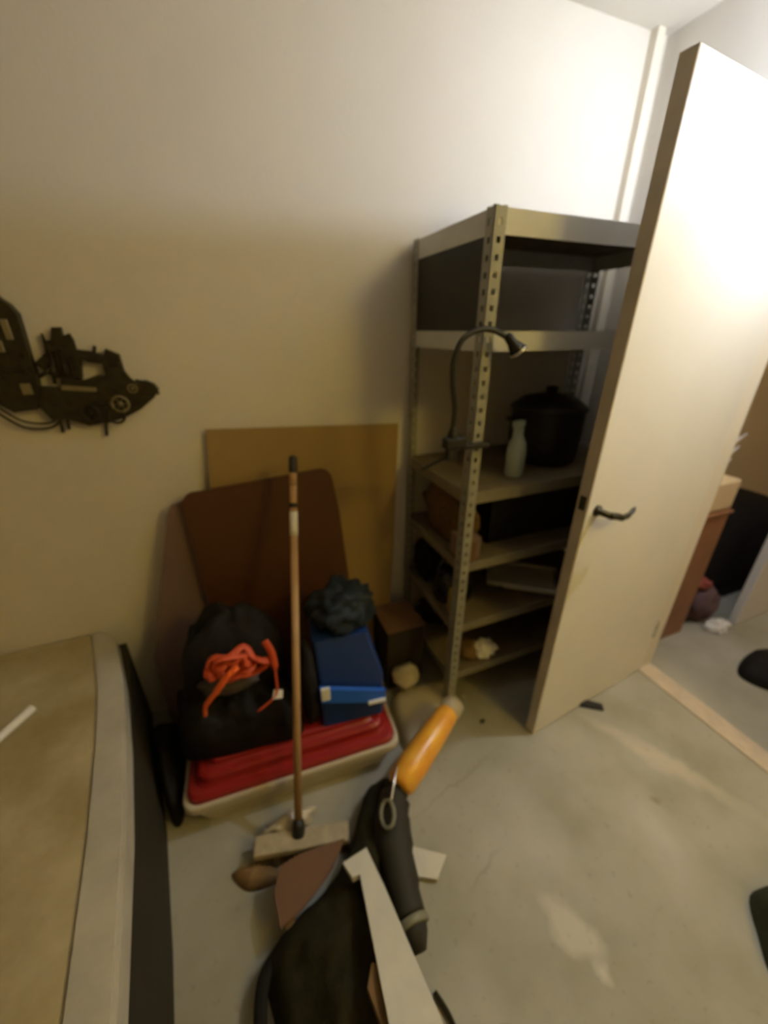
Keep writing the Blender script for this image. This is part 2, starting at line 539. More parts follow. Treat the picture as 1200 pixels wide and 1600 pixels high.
# clamp lamp with a goose neck
t = thing('gooseneck_lamp', 'black gooseneck clamp lamp fixed to the front post of the shelving', 'lamp', (SX, SY, 1.2))
bm = bmesh.new()
P = lambda x, y, z: (x - SX, y - SY, z - 1.2)
tube(bm, spline([P(0.588, 0.95, 1.235), P(0.590, 0.95, 1.30), P(0.578, 0.95, 1.37), P(0.578, 0.95, 1.43), P(0.598, 0.948, 1.478), P(0.645, 0.945, 1.500), P(0.69, 0.94, 1.497), P(0.73, 0.93, 1.478)], 8), 0.0075, 10)
link('neck', bm, 'black', t, True)
dirv = Vector((0.06, -0.02, -0.075)).normalized()
mt = dirv.to_track_quat('Z', 'Y').to_matrix().to_4x4()
mt.translation = Vector(P(0.722, 0.93, 1.487))
bm = bmesh.new()
lathe(bm, [(0.007, -0.004), (0.012, 0.004), (0.013, 0.024), (0.020, 0.042), (0.023, 0.050), (0.021, 0.050), (0.017, 0.042), (0.010, 0.028)], 24, mt)
link('lamp_shade', bm, 'black_gloss', t, True)
bm = bmesh.new()
mt2 = mt.copy()
lathe(bm, [(0.021, 0.049), (0.0255, 0.050), (0.0255, 0.055), (0.021, 0.056)], 28, mt2)
link('rim', bm, 'chrome', t, True)
bm = bmesh.new()
box(bm, -0.115, -0.045, -0.045, -0.010, -0.012, 0.022, 0.008, 3)
box(bm, -0.105, -0.075, -0.040, -0.015, -0.045, 0.0, 0.006, 3)
box(bm, -0.05, 0.045, -0.028, -0.003, -0.022, -0.008, 0.004, 2)
lathe(bm, [(0.013, 0.0), (0.016, 0.01), (0.009, 0.035)], 14, Matrix.Translation((-0.089, -0.028, 0.015)))
tube(bm, [(-0.09, -0.03, -0.03), (-0.17, 0.0, -0.075)], 0.005, 10)
link('clamp', bm, 'black', t, False)

# things on the shelves
t = thing('spray_bottle', 'pale teal spray bottle standing on the shelf beside a round black pot', 'bottle', (0.935, 1.075, SH[2]), 0.3)
bm = bmesh.new()
lathe(bm, [(0.030, 0), (0.033, 0.006), (0.033, 0.09), (0.028, 0.12), (0.016, 0.145), (0.013, 0.155)], 24)
link('bottle_body', bm, 'teal_plastic', t, True)
bm = bmesh.new()
lathe(bm, [(0.015, 0.153), (0.015, 0.172), (0.010, 0.175)], 20)
box(bm, -0.035, 0.018, -0.010, 0.010, 0.175, 0.198, 0.004, 2)
box(bm, -0.030, -0.022, -0.006, 0.006, 0.135, 0.178, 0.002, 1)
link('spray_head', bm, 'teal_plastic', t)

t = thing('round_pot', 'large round black pot standing on the shelf to the right of the spray bottle', 'pot', (1.16, 1.19, SH[2]))
bm = bmesh.new()
lathe(bm, [(0.10, 0), (0.125, 0.02), (0.135, 0.10), (0.135, 0.20), (0.14, 0.205), (0.13, 0.205)], 32)
link('pot_body', bm, 'black', t, True)
bm = bmesh.new()
lathe(bm, [(0.141, 0.204), (0.141, 0.214), (0.10, 0.245), (0.03, 0.262), (0.02, 0.262), (0.022, 0.285), (0.0, 0.288)], 32)
link('lid', bm, 'black', t, True)
bm = bmesh.new()
tube(bm, spline([(-0.132, -0.03, 0.17), (-0.165, -0.03, 0.172), (-0.165, 0.03, 0.172), (-0.132, 0.03, 0.17)], 6), 0.006, 8)
link('side_handle', bm, 'black', t, True)

t = thing('black_crate', 'black plastic crate on the shelf below the spray bottle', 'crate', (1.095, 1.22, SH[3]))
bm = bmesh.new()
for a in ((-0.24, 0.24, -0.14, -0.13), (-0.24, 0.24, 0.13, 0.14), (-0.24, -0.23, -0.14, 0.14), (0.23, 0.24, -0.14, 0.14)):
    box(bm, *a, 0.0, 0.20)
box(bm, -0.24, 0.24, -0.14, 0.14, 0, 0.008)
link('crate_body', bm, 'black', t)
bm = bmesh.new()
for a in ((-0.25, 0.25, -0.15, -0.128), (-0.25, 0.25, 0.128, 0.15), (-0.25, -0.228, -0.128, 0.128), (0.228, 0.25, -0.128, 0.128)):
    box(bm, *a, 0.188, 0.206, 0.003, 1)
link('rim', bm, 'black', t)

bm = bmesh.new()
blob(bm, (0.755, 1.20, SH[3] + 0.11), (0.062, 0.17, 0.13), 0.3, 2.2, 4.0, 3, SH[3])
tag(link('brown_bundle', bm, 'bristle', None, True), 'dark brown bundle stuffed at the left end of the shelf under the lamp clamp', 'bundle')
bm = bmesh.new()
box(bm, 0.695, 0.775, 1.00, 1.085, SH[3], SH[3] + 0.085, 0.008, 3)
tag(link('tissue_box', bm, 'mauve'), 'small mauve box at the left end of the shelf behind the front post', 'box')
bm = bmesh.new()
box(bm, 0.71, 0.745, 0.985, 0.995, SH[3] + 0.001, SH[3] + 0.075, 0.002, 1)
tag(link('narrow_carton', bm, 'card_red'), 'narrow brown carton standing just right of the front post', 'carton')

t = thing('kettle', 'round black kettle with one bright glint at the left end of a low shelf', 'kettle', (0.775, 1.16, SH[4]))
bm = bmesh.new()
lathe(bm, [(0.075, 0), (0.085, 0.02), (0.085, 0.07), (0.065, 0.12), (0.03, 0.14), (0.012, 0.142), (0.014, 0.16), (0.0, 0.162)], 28)
link('kettle_body', bm, 'black_gloss', t, True)
bm = bmesh.new()
tube(bm, spline([(-0.07, 0, 0.10), (-0.07, 0, 0.17), (0, 0, 0.20), (0.07, 0, 0.17), (0.07, 0, 0.10)], 6), 0.007, 8)
link('handle', bm, 'black_gloss', t, True)
bm = bmesh.new()
blob(bm, (0.712, 1.045, SH[4] + 0.065), (0.024, 0.03, 0.065), 0.25, 2.0, 9.0, 3, SH[4])
tag(link('cream_pouch', bm, 'yellowed', None, True), 'yellowed cream pouch on a low shelf beside the front post', 'pouch')
t = thing('grey_tray', 'shallow grey tray lying askew on the low shelf next to the door', 'tray', (1.10, 1.12, SH[4] + 0.03), R(-38))
bm = bmesh.new()
box(bm, -0.14, 0.14, -0.085, 0.085, 0, 0.006, 0.002, 1, Matrix.Rotation(R(6), 4, 'X'))
link('tray_base', bm, 'lip', t)
bm = bmesh.new()
pth = spline([(-0.14, -0.085, 0.01), (0.14, -0.085, 0.01), (0.15, 0.085, 0.02), (-0.15, 0.085, 0.02)], 1, True)
tube(bm, pth, 0.008, 8, True)
link('tray_rim', bm, 'lip', t, True)
bm = bmesh.new()
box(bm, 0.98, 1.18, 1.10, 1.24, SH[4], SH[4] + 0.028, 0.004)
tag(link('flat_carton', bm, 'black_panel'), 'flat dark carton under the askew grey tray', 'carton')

bm = bmesh.new()
blob(bm, (0.875, 1.03, SH[5] + 0.035), (0.055, 0.045, 0.036), 0.45, 2.6, 12.0, 3, SH[5])
tag(link('crumpled_paper', bm, 'paper', None, False), 'crumpled white paper on the lowest shelf', 'paper')
bm = bmesh.new()
blob(bm, (0.81, 1.05, SH[5] + 0.03), (0.05, 0.05, 0.03), 0.4, 2.6, 2.0, 3, SH[5])
tag(link('brown_rag', bm, 'card_brown', None, True), 'small brown rag left of the crumpled paper on the lowest shelf', 'rag')

bm = bmesh.new()
blob(bm, (1.02, 1.30, SH[5] + 0.09), (0.30, 0.11, 0.11), 0.25, 2.4, 61, 4, SH[5])
tag(link('black_sack', bm, 'black_cloth', None, True), 'long black sack lying at the back of the lowest shelf', 'sack')
bm = bmesh.new()
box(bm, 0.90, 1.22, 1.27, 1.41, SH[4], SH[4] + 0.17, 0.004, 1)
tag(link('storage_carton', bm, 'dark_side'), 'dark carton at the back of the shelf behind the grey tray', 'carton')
bm = bmesh.new()
blob(bm, (0.74, 1.33, SH[4] + 0.09), (0.055, 0.085, 0.10), 0.25, 2.4, 63, 3, SH[4])
tag(link('dark_cloth', bm, 'black_cloth', None, True), 'dark cloth stuffed behind the round black kettle', 'cloth')

# dark carton and plastic sheet on the floor left of the shelving
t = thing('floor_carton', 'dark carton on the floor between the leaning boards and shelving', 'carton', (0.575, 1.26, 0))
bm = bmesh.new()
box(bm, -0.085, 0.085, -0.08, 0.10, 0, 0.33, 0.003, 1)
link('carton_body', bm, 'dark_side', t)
bm = bmesh.new()
box(bm, -0.088, 0.088, -0.085, 0.103, 0.332, 0.336)
link('carton_top', bm, 'card_red', t)

bm = bmesh.new()
heap(bm, [(0.476, 1.107), (0.60, 1.135), (0.735, 1.085), (0.755, 1.01), (0.734, 0.951), (0.616, 0.918), (0.455, 0.875), (0.45, 0.98)], 0.075, 0, 9, 0.006, 8, 0.22, sub=5)
tag(link('plastic_cushion', bm, 'foam', None, True), 'grey beige cushion on the floor against the shelving beside the red lid', 'cushion')
bm = bmesh.new()
blob(bm, (0.55, 1.12, 0.13), (0.06, 0.05, 0.05), 0.3, 2, 6.0, 3, 0.0)
tag(link('beige_pouch', bm, 'foam', None, True), 'small beige pouch resting on the back of the grey beige cushion', 'pouch')
for i, (x, y, r_) in enumerate([(0.80, 0.885, 0.011), (0.79, 1.02, 0.012)]):
    bm = bmesh.new()
    blob(bm, (x, y, 0.004), (r_, r_ * 0.7, 0.008), 0.5, 2, i, 2, 0)
    tag(link('debris_scrap', bm, 'black' if i == 0 else 'foam'), ('small dark crumb on the shadowed floor beside the grey beige cushion', 'small pale crumb on the floor under the lowest shelf')[i], 'debris')

# ------------------------------------------------------------------ boards leaning on the wall
def leaning(name, outline, y0, y1, z1, thick, m, label, cat='board'):
    k = (y1 - y0) / z1
    L_ = math.sqrt(1 + k * k)
    bm = bmesh.new()
    prism(bm, [(x, z * L_) for x, z in outline], thick, mtx_rows((0, y0 + thick, 0), (1, 0, 0), (0, k / L_, 1 / L_), (0, -1 / L_, k / L_)), 0.0)
    return tag(link(name, bm, m), label, cat)
leaning('tan_board', [(-0.110, 0.0), (-0.092, 1.00), (-0.074, 1.196), (0.632, 1.160), (0.60, 0.61), (0.545, 0.0)], 1.345, 1.43, 1.18, 0.006, 'card_tan', 'large tan board leaning on the wall, rearmost of the boards')
leaning('mauve_board', [(-0.40, 0.0), (-0.40, 0.36), (-0.335, 0.60), (-0.243, 0.925), (-0.225, 0.955), (-0.182, 0.968), (0.05, 0.96), (0.05, 0.0)], 1.316, 1.400, 1.0, 0.006, 'mauve', 'mauve grey board leaning on the wall, left of the dark brown board')
arc = lambda cx, cz, r, a0, a1, n=7: [(cx + r * math.cos(R(a0 + (a1 - a0) * i / n)), cz + r * math.sin(R(a0 + (a1 - a0) * i / n))) for i in range(n + 1)]
leaning('brown_board', [(-0.09, 0.0), (-0.168, 0.554)] + arc(-0.145, 0.958, 0.042, 180, 98) + arc(0.293, 0.985, 0.042, 88, 5) + [(0.353, 0.85), (0.374, 0.466), (0.385, 0.0)], 1.262, 1.375, 1.03, 0.014, 'dark_brown', 'dark brown board with rounded corners leaning behind the broom pole')

# ------------------------------------------------------------------ storage bin with red lid
t = thing('storage_bin', 'low cream storage bin with a ribbed red lid on the floor', 'storage bin', (0.04, 0.865, 0), R(-3.0))
def rrect(x0, x1, y0, y1, r, n=5):
    out = []
    for cx, cy, a in ((x1 - r, y1 - r, 0), (x0 + r, y1 - r, 90), (x0 + r, y0 + r, 180), (x1 - r, y0 + r, 270)):
        for i in range(n + 1):
            out.append((cx + r * math.cos(R(a + 90 * i / n)), cy + r * math.sin(R(a + 90 * i / n))))
    return out
def loft(bm, layers):
    rings = [[bm.verts.new((x, y, z)) for x, y in pts] for pts, z in layers]
    n = len(rings[0])
    for A, B in zip(rings, rings[1:]):
        for k in range(n):
            bm.faces.new((A[k], A[(k + 1) % n], B[(k + 1) % n], B[k]))
    bm.faces.new(rings[0])
    bm.faces.new(list(reversed(rings[-1])))
HX, D_ = 0.368, 0.36
bm = bmesh.new()
f = lambda i, r=0.045: rrect(-HX + i, HX - i, i, D_ - i, r)
loft(bm, [(f(0.035), 0.0), (f(0.020), 0.06), (f(0.016), 0.095), (f(0.004), 0.097), (f(0.0), 0.104), (f(0.0), 0.128), (f(0.004), 0.134), (f(0.012), 0.134), (f(0.014), 0.128)])
link('bin_body', bm, 'cream_plastic', t, False)
bm = bmesh.new()
loft(bm, [(f(0.013), 0.129), (f(0.015), 0.148), (f(0.022), 0.156), (f(0.040), 0.158), (f(0.046), 0.166), (f(0.050), 0.188), (f(0.058), 0.196), (f(0.070), 0.198), (f(0.078), 0.204), (f(0.082), 0.218), (f(0.092), 0.222)])
link('lid', bm, 'red_plastic', t, False)

bm = bmesh.new()  # added dark heap, black in place of the shade in this gap
heap(bm, [(-0.455, 1.27), (-0.41, 1.05), (-0.388, 0.97), (-0.368, 0.935), (-0.348, 0.96), (-0.352, 1.10), (-0.365, 1.27)], 0.20, 0, 10, 0.02, 14, 0.35, seed=15)
tag(link('black_cloth', bm, 'black_cloth', None, True), 'dark heap added as shade in the gap between the concrete ledge and the storage bin', 'cloth')

# black jacket heap with orange straps, on the lid
bm = bmesh.new()
heap(bm, [(-0.30, 1.00), (-0.20, 0.965), (-0.06, 0.95), (0.05, 0.94), (0.085, 0.98), (0.08, 1.10), (0.03, 1.20), (-0.15, 1.205), (-0.31, 1.20), (-0.325, 1.1)], 0.20, 0.224, 14, 0.06, 11, 0.30, (0.0, 0.03), 3.0, 8)
tag(link('black_jacket', bm, 'black_cloth', None, True), 'black jacket heaped on the left half of the red lid', 'jacket')
bm = bmesh.new()
heap(bm, [(-0.26, 1.05), (-0.12, 1.03), (0.02, 1.04), (0.06, 1.10), (0.03, 1.19), (-0.12, 1.21), (-0.25, 1.19)], 0.25, 0.43, 12, 0.06, 12, 0.42, (0.0, 0.02), 8.0, 8)
tag(link('black_bundle', bm, 'black_cloth', None, True), 'black bundle behind the orange straps, on top of the jacket', 'bundle')
bm = bmesh.new()
blob(bm, (-0.12, 1.015, 0.485), (0.085, 0.035, 0.035), 0.4, 2.8, 21, 3)
tag(link('grey_rag', bm, 'grey_cloth', None, True), 'grey rag below the orange straps', 'rag')
t = thing('orange_strap_coil', 'bright orange coiled strap lying on the black heap', 'strap', (-0.085, 1.02, 0.575))
bm = bmesh.new()
for i in range(8):
    cx, cz = random.uniform(-0.035, 0.03), random.uniform(-0.01, 0.05)
    rx, rz = random.uniform(0.03, 0.065), random.uniform(0.022, 0.045)
    ph = random.uniform(0, 6)
    tube(bm, spline([(cx + rx * math.cos(a * PI / 4 + ph), -0.030 + 0.016 * math.sin(3 * a + i) - 0.004 * i, cz + rz * math.sin(a * PI / 4 + ph) * (1 + 0.25 * math.sin(2 * a + i))) for a in range(8)], 4, True), 0.012, 8, True, 0.5)
link('coil', bm, 'orange_dark', t, True)
bm = bmesh.new()
tube(bm, spline([(0.0, -0.075, 0.03), (-0.03, -0.085, 0.015), (-0.07, -0.09, -0.03), (-0.105, -0.085, -0.075), (-0.115, -0.075, -0.12)], 6), [0.013] * 13 + [0.010] * 12, 8, False, 0.6)
link('loose_end', bm, 'orange', t, True)
bm = bmesh.new()
tube(bm, spline([(0.085, -0.045, 0.07), (0.10, -0.055, 0.02), (0.10, -0.075, -0.06), (0.09, -0.085, -0.12), (0.03, -0.09, -0.16)], 6), [0.011] * 10 + [0.004] * 15, 8, False, 0.6)
link('thin_end', bm, 'orange_dark', t, True)
bm = bmesh.new()
prism(bm, [(0, 0), (0.03, -0.006), (0.034, 0.02), (0.008, 0.03)], 0.004, mtx_rows((-0.005, 0.935, 0.445), (1, 0, 0), (0, 0.3, 0.95), (0, -0.95, 0.3)))
tag(link('pale_scrap', bm, 'paper'), 'tiny pale scrap below the right end of the orange strap', 'scrap')

# blue crate on the right half of the lid
t = thing('blue_box', 'dark blue plastic box with a bright blue strip on the right of the red lid', 'box', (0.262, 1.00, 0.223), R(-6))
bm = bmesh.new()
loft(bm, [(rrect(-0.112, 0.112, -0.068, 0.09, 0.015), 0.0), (rrect(-0.112, 0.118, -0.05, 0.10, 0.015), 0.17), (rrect(-0.118, 0.070, -0.03, 0.10, 0.015), 0.36)])
link('box_body', bm, 'blue', t)
bm = bmesh.new()
prism(bm, [(-0.112, 0.125), (0.118, 0.055), (0.120, 0.120), (-0.112, 0.195)], 0.014, mtx_rows((0, -0.066, 0), (1, 0, 0), (0, 0.05, 1), (0, -1, 0)), 0.004)
link('front_strip', bm, 'blue_light', t)
bm = bmesh.new()
box(bm, -0.108, -0.078, -0.088, -0.078, 0.150, 0.205, 0.002, 1)
link('white_clip', bm, 'white', t)
bm = bmesh.new()  # white bar as a painted highlight on the blue strip
box(bm, 0.052, 0.115, -0.088, -0.076, 0.078, 0.090, 0.002, 1)
link('painted_highlight', bm, 'white', t)
bm = bmesh.new()
blob(bm, (0.262, 1.05, 0.645), (0.105, 0.085, 0.085), 0.4, 3.0, 31, 4, 0.585)
tag(link('teal_net', bm, 'teal_dark', None, True), 'dark teal net bundled on top of the blue box', 'net')
bm = bmesh.new()
blob(bm, (0.118, 1.00, 0.38), (0.030, 0.06, 0.20), 0.2, 2.0, 37, 3, 0.224)
tag(link('black_sack', bm, 'black_cloth', None, True), 'narrow black sack standing between the broom pole and the blue box', 'sack')

# ------------------------------------------------------------------ broom
t = thing('push_broom', 'wooden broom with a long pole leaning on the dark brown board', 'broom', (0.004, 0.738, 0))
A = Vector((0.0, 0.0, 0.06))
B = Vector((0.176, 0.53, 1.10))
u = (B - A).normalized()
Ln = (B - A).length
bm = bmesh.new()
tube(bm, [A + u * 0.02, A + u * (Ln * 0.86)], 0.0125, 14)
tube(bm, [A + u * (Ln * 0.935 + 0.0), A + u * (Ln * 0.985)], 0.0125, 14)
tube(bm, [A + u * (Ln * 0.86), A + u * (Ln * 0.935)], 0.0122, 14)
link('pole', bm, 'wood_pole', t, True)
bm = bmesh.new()
tube(bm, [A + u * (Ln - 0.035), A + u * (Ln - 0.03), A + u * (Ln + 0.015), A + u * (Ln + 0.022)], [0.0125, 0.0145, 0.0145, 0.009], 14)
link('end_cap', bm, 'black', t, True)
bm = bmesh.new()
tube(bm, [A + u * (Ln * 0.873), A + u * (Ln * 0.885)], 0.0145, 14)
link('black_band', bm, 'black', t, True)
bm = bmesh.new()
tube(bm, [A + u * (Ln * 0.795), A + u * (Ln * 0.862)], 0.0135, 14)
link('white_sleeve', bm, 'paper', t, True)
hm = mtx_rows((0.008, -0.02, 0.04), (0.975, -0.225, 0), (0.225, 0.975, 0), (0, 0, 1))
bm = bmesh.new()
box(bm, -0.145, 0.145, -0.028, 0.028, 0, 0.028, 0.006, 3, hm)
link('broom_head', bm, 'cream_wood', t)
bm = bmesh.new()
lathe(bm, [(0.020, 0.0), (0.019, 0.03), (0.015, 0.045)], 16, Matrix.Translation((0.0, -0.005, 0.062)) @ Vector((0, 0, 1)).rotation_difference(u).to_matrix().to_4x4())
link('socket', bm, 'black', t, True)
bm = bmesh.new()
for i in range(46):
    for j in range(5):
        x = -0.135 + 0.27 * i / 45
        y = -0.02 + 0.01 * j
        s = random.uniform(-0.01, 0.01)
        p0 = hm @ Vector((x, y, 0.004))
        p1 = hm @ Vector((x * 1.06 + s, y * 1.6 + random.uniform(-0.006, 0.006), -0.038))
        tube(bm, [p0, p1], [0.0032, 0.0022], 5)
link('bristles', bm, 'bristle', t)

bm = bmesh.new()
heap(bm, [(-0.145, 0.735), (-0.075, 0.70), (-0.075, 0.665), (-0.16, 0.675), (-0.205, 0.735)], 0.032, 0, 7, 0.01, 30, 0.5, seed=3)
tag(link('brown_rag', bm, 'card_brown', None, True), 'dark brown rag under the left end of the broom head', 'rag')
bm = bmesh.new()
blob(bm, (-0.02, 0.79, 0.035), (0.075, 0.028, 0.04), 0.45, 2.4, 41, 3, 0)
tag(link('plastic_bag', bm, 'cream_plastic', None, True), 'crumpled cream plastic bag behind the broom head', 'plastic bag')
bm = bmesh.new()
prism(bm, [(0.0, 0.66), (0.13, 0.645), (0.08, 0.59), (0.035, 0.565), (-0.02, 0.54), (-0.078, 0.525), (-0.085, 0.60), (-0.06, 0.655)], 0.004, Matrix.Translation((0, 0, 0.105)) @ Matrix.Translation((0.03, 0.62, 0)) @ Matrix.Rotation(R(4), 4, 'X') @ Matrix.Rotation(R(-5), 4, 'Y') @ Matrix.Translation((-0.03, -0.62, 0)))
tag(link('cardboard_sheet', bm, 'card_red'), 'reddish brown cardboard sheet lying in front of the broom head', 'cardboard')
bm = bmesh.new()
prism(bm, [(-0.075, 0.60), (-0.045, 0.60), (-0.04, 0.52), (-0.065, 0.50)], 0.068, None, 0.002)
tag(link('cardboard_offcut', bm, 'card_brown'), 'narrow brown cardboard offcut under the reddish cardboard sheet', 'cardboard')

# ------------------------------------------------------------------ black bag and the pieces on it
t = thing('black_bag', 'large black cloth bag slumped on the floor at the bottom of the picture', 'bag', (0, 0, 0))
bm = bmesh.new()
heap(bm, [(0.345, 0.82), (0.315, 0.70), (0.250, 0.60), (0.205, 0.45), (0.195, 0.25), (0.17, 0.12), (0.0, 0.08), (-0.085, 0.18), (-0.10, 0.30), (-0.125, 0.42), (-0.134, 0.505), (-0.073, 0.541), (0.033, 0.580), (0.131, 0.640), (0.245, 0.79)], 0.13, 0.0, 14, 0.018, 14, 0.42, (0.02, -0.03), 6.0, 7)
link('bag_body', bm, 'olive_cloth', t, True)
bm = bmesh.new()
tube(bm, spline([(-0.10, 0.50, 0.04), (-0.135, 0.46, 0.05), (-0.150, 0.38, 0.05), (-0.155, 0.30, 0.04), (-0.16, 0.20, 0.03), (-0.12, 0.10, 0.02)], 6), 0.016, 10, False, 0.6)
link('handle_strap', bm, 'black_cloth', t, True)

def slab(pts3, thick, n_ref=(0, 0, 1)):
    """polygon through 3d points on one plane, extruded down"""
    P = [Vector(p) for p in pts3]
    bm = bmesh.new()
    a = (P[1] - P[0]).cross(P[2] - P[1])
    n = Vector((0, 0, 0))
    for i in range(len(P)):
        n += P[i].cross(P[(i + 1) % len(P)])
    n.normalize()
    if n.z < 0:
        n = -n
    top = [bm.verts.new(p) for p in P]
    bot = [bm.verts.new(p - n * thick) for p in P]
    bm.faces.new(top)
    bm.faces.new(list(reversed(bot)))
    for i in range(len(P)):
        j = (i + 1) % len(P)
        bm.faces.new((top[i], top[j], bot[j], bot[i]))
    return bm
zp = lambda y: 0.170 + (0.574 - y) * 0.155
bm = slab([(x, y, zp(y)) for x, y in [(0.104, 0.567), (0.176, 0.576), (0.190, 0.473), (0.214, 0.224), (0.218, 0.10), (0.075, 0.10), (0.113, 0.255), (0.139, 0.522), (0.118, 0.523)]], 0.018)
tag(link('white_plank', bm, 'plank'), 'long dirty white plank lying across the black bag', 'plank')
bm = slab([(0.300, 0.610, 0.022), (0.420, 0.530, 0.022), (0.366, 0.488, 0.020), (0.290, 0.530, 0.020)], 0.012)
tag(link('white_card', bm, 'plank'), 'white card on the floor poking out right of the black tool', 'card')
bm = slab([(0.112, 0.356, 0.190), (0.150, 0.340, 0.186), (0.140, 0.262, 0.190), (0.102, 0.250, 0.194), (0.090, 0.324, 0.190)], 0.02)
tag(link('cardboard_piece', bm, 'card_brown'), 'small golden brown cardboard piece tucked against the left of the white plank', 'cardboard')

# tool with yellow grip
t = thing('hand_tool', 'bulky tool with a yellow grip, black body and grey rings', 'tool', (0.3, 0.69, 0))
Q = lambda x, y, z: Vector((x - 0.3, y - 0.69, z))
bm = bmesh.new()
ya, yb = Q(0.330, 0.700, 0.150), Q(0.610, 0.860, 0.185)
yd = yb - ya
tube(bm, [ya, ya + yd * 0.04, ya + yd * 0.25, ya + yd * 0.6, ya + yd * 0.95, yb], [0.032, 0.046, 0.050, 0.047, 0.041, 0.036], 20)
link('yellow_grip', bm, 'yellow', t, True)
bm = bmesh.new()
tube(bm, [yb - yd * 0.03, yb + yd * 0.02, yb + yd * 0.13, yb + yd * 0.16], [0.036, 0.043, 0.039, 0.024], 18)
link('end_cap', bm, 'cream_plastic', t, True)
bm = bmesh.new()
tube(bm, spline([Q(0.345, 0.712, 0.135), Q(0.300, 0.67, 0.12), Q(0.270, 0.60, 0.11), Q(0.252, 0.50, 0.10), Q(0.242, 0.42, 0.095)], 6), [0.034] * 4 + [0.050] * 5 + [0.055] * 6 + [0.048] * 5 + [0.042] * 5, 18)
link('tool_body', bm, 'tool_body', t, True)
bm = bmesh.new()
cc = Q(0.262, 0.628, 0.178)
ring = [cc + Vector((0.020 * math.cos(a * PI / 6) + 0.006 * math.sin(a * PI / 6), 0.036 * math.sin(a * PI / 6), 0.012 * math.cos(a * PI / 6))) for a in range(12)]
tube(bm, ring, 0.006, 8, True)
link('carry_ring', bm, 'grey_rubber', t, True)
bm = bmesh.new()
lathe(bm, [(0.042, -0.012), (0.046, -0.010), (0.046, 0.006), (0.042, 0.008)], 24, Matrix.Translation(Q(0.241, 0.405, 0.094)) @ Matrix.Rotation(PI / 2 + 0.1, 4, 'X'))
link('nozzle_ring', bm, 'grey_rubber', t, True)
bm = bmesh.new()
tube(bm, [Q(0.2415, 0.41, 0.094), Q(0.241, 0.385, 0.090), Q(0.239, 0.355, 0.085)], [0.040, 0.034, 0.018], 18)
link('nozzle', bm, 'tool_body', t, True)
bm = bmesh.new()
tube(bm, spline([Q(0.285, 0.655, 0.183), Q(0.312, 0.695, 0.196), Q(0.340, 0.735, 0.200)], 5), 0.004, 8)
link('metal_rod', bm, 'chrome', t, True)

# thin dark strip standing in for a shadow edge right of the plank
bm = bmesh.new()
tube(bm, spline([(0.255, 0.30, 0.012), (0.270, 0.25, 0.012), (0.272, 0.19, 0.012), (0.265, 0.12, 0.012)], 5), 0.006, 8, False, 0.6)
tag(link('shadow_edge_strip', bm, 'olive_cloth', None, True), 'dark strip standing in for a shadow edge right of the white plank', 'shadow strip')

# dark green bag at the right edge
t = thing('green_bag', 'dark green cloth bag at the right edge of the picture', 'bag', (0, 0, 0))
bm = bmesh.new()
heap(bm, [(1.22, 0.125), (1.12, 0.06), (1.06, -0.02), (1.10, -0.15), (1.35, -0.15), (1.38, 0.05)], 0.14, 0, 9, 0.02, 14, 0.45, seed=4)
link('bag_body', bm, 'green', t, True)

# ------------------------------------------------------------------ black iron wall ornament
TALL = [(-0.60, 1.60), (-0.5073, 1.5911), (-0.4938, 1.5735), (-0.4787, 1.5591), (-0.4684, 1.5388), (-0.4698, 1.5024), (-0.4718, 1.4631), (-0.4739, 1.4225), (-0.4742, 1.3805), (-0.4819, 1.3375), (-0.499, 1.294), (-0.5524, 1.2888), (-0.5805, 1.3128), (-0.5997, 1.3184)]
CAB = [(-0.435, 1.4905), (-0.4321, 1.4705), (-0.4183, 1.4744), (-0.407, 1.5063), (-0.3871, 1.5062), (-0.3881, 1.4842), (-0.3716, 1.4902), (-0.367, 1.4738), (-0.3665, 1.449), (-0.3634, 1.4194), (-0.3728, 1.3719), (-0.4371, 1.3746), (-0.4564, 1.3968), (-0.4729, 1.4141), (-0.4389, 1.4422)]
BEAM = [(-0.3665, 1.449), (-0.3335, 1.4442), (-0.3013, 1.4328), (-0.2948, 1.4498), (-0.2649, 1.4341), (-0.2636, 1.3898), (-0.2527, 1.3667), (-0.2392, 1.3522), (-0.2159, 1.3605), (-0.1928, 1.3477), (-0.1834, 1.3306), (-0.2018, 1.3075), (-0.2442, 1.2761), (-0.2884, 1.2548), (-0.3298, 1.2434), (-0.3901, 1.2362), (-0.4329, 1.2566), (-0.475, 1.26), (-0.4963, 1.3028), (-0.4802, 1.3549), (-0.4298, 1.348), (-0.4209, 1.3783), (-0.3701, 1.3673), (-0.3353, 1.3792), (-0.3127, 1.3738), (-0.3114, 1.4092), (-0.3416, 1.4144), (-0.3724, 1.4281)]
t = thing('wall_ornament', 'black iron wall ornament like a small vehicle with wheels and rods', 'wall ornament', (-0.4, 1.45, 1.35))
wm = lambda y: mtx_rows((0.4, y - 1.45, -1.35), (1, 0, 0), (0, 0, 1), (0, -1, 0))
def plate(name, pts, y, th, m='iron'):
    bm = bmesh.new()
    prism(bm, pts, th, wm(y), 0.0)
    return link(name, bm, m, t)
plate('tall_plate', TALL, 1.447, 0.030)
plate('cab_plate', CAB, 1.447, 0.016)
plate('body_plate', BEAM, 1.447, 0.024)
plate('side_bar', [(-0.4235, 1.3565), (-0.3422, 1.3458), (-0.3452, 1.3345), (-0.4273, 1.3434)], 1.4225, 0.004, 'iron_grey')
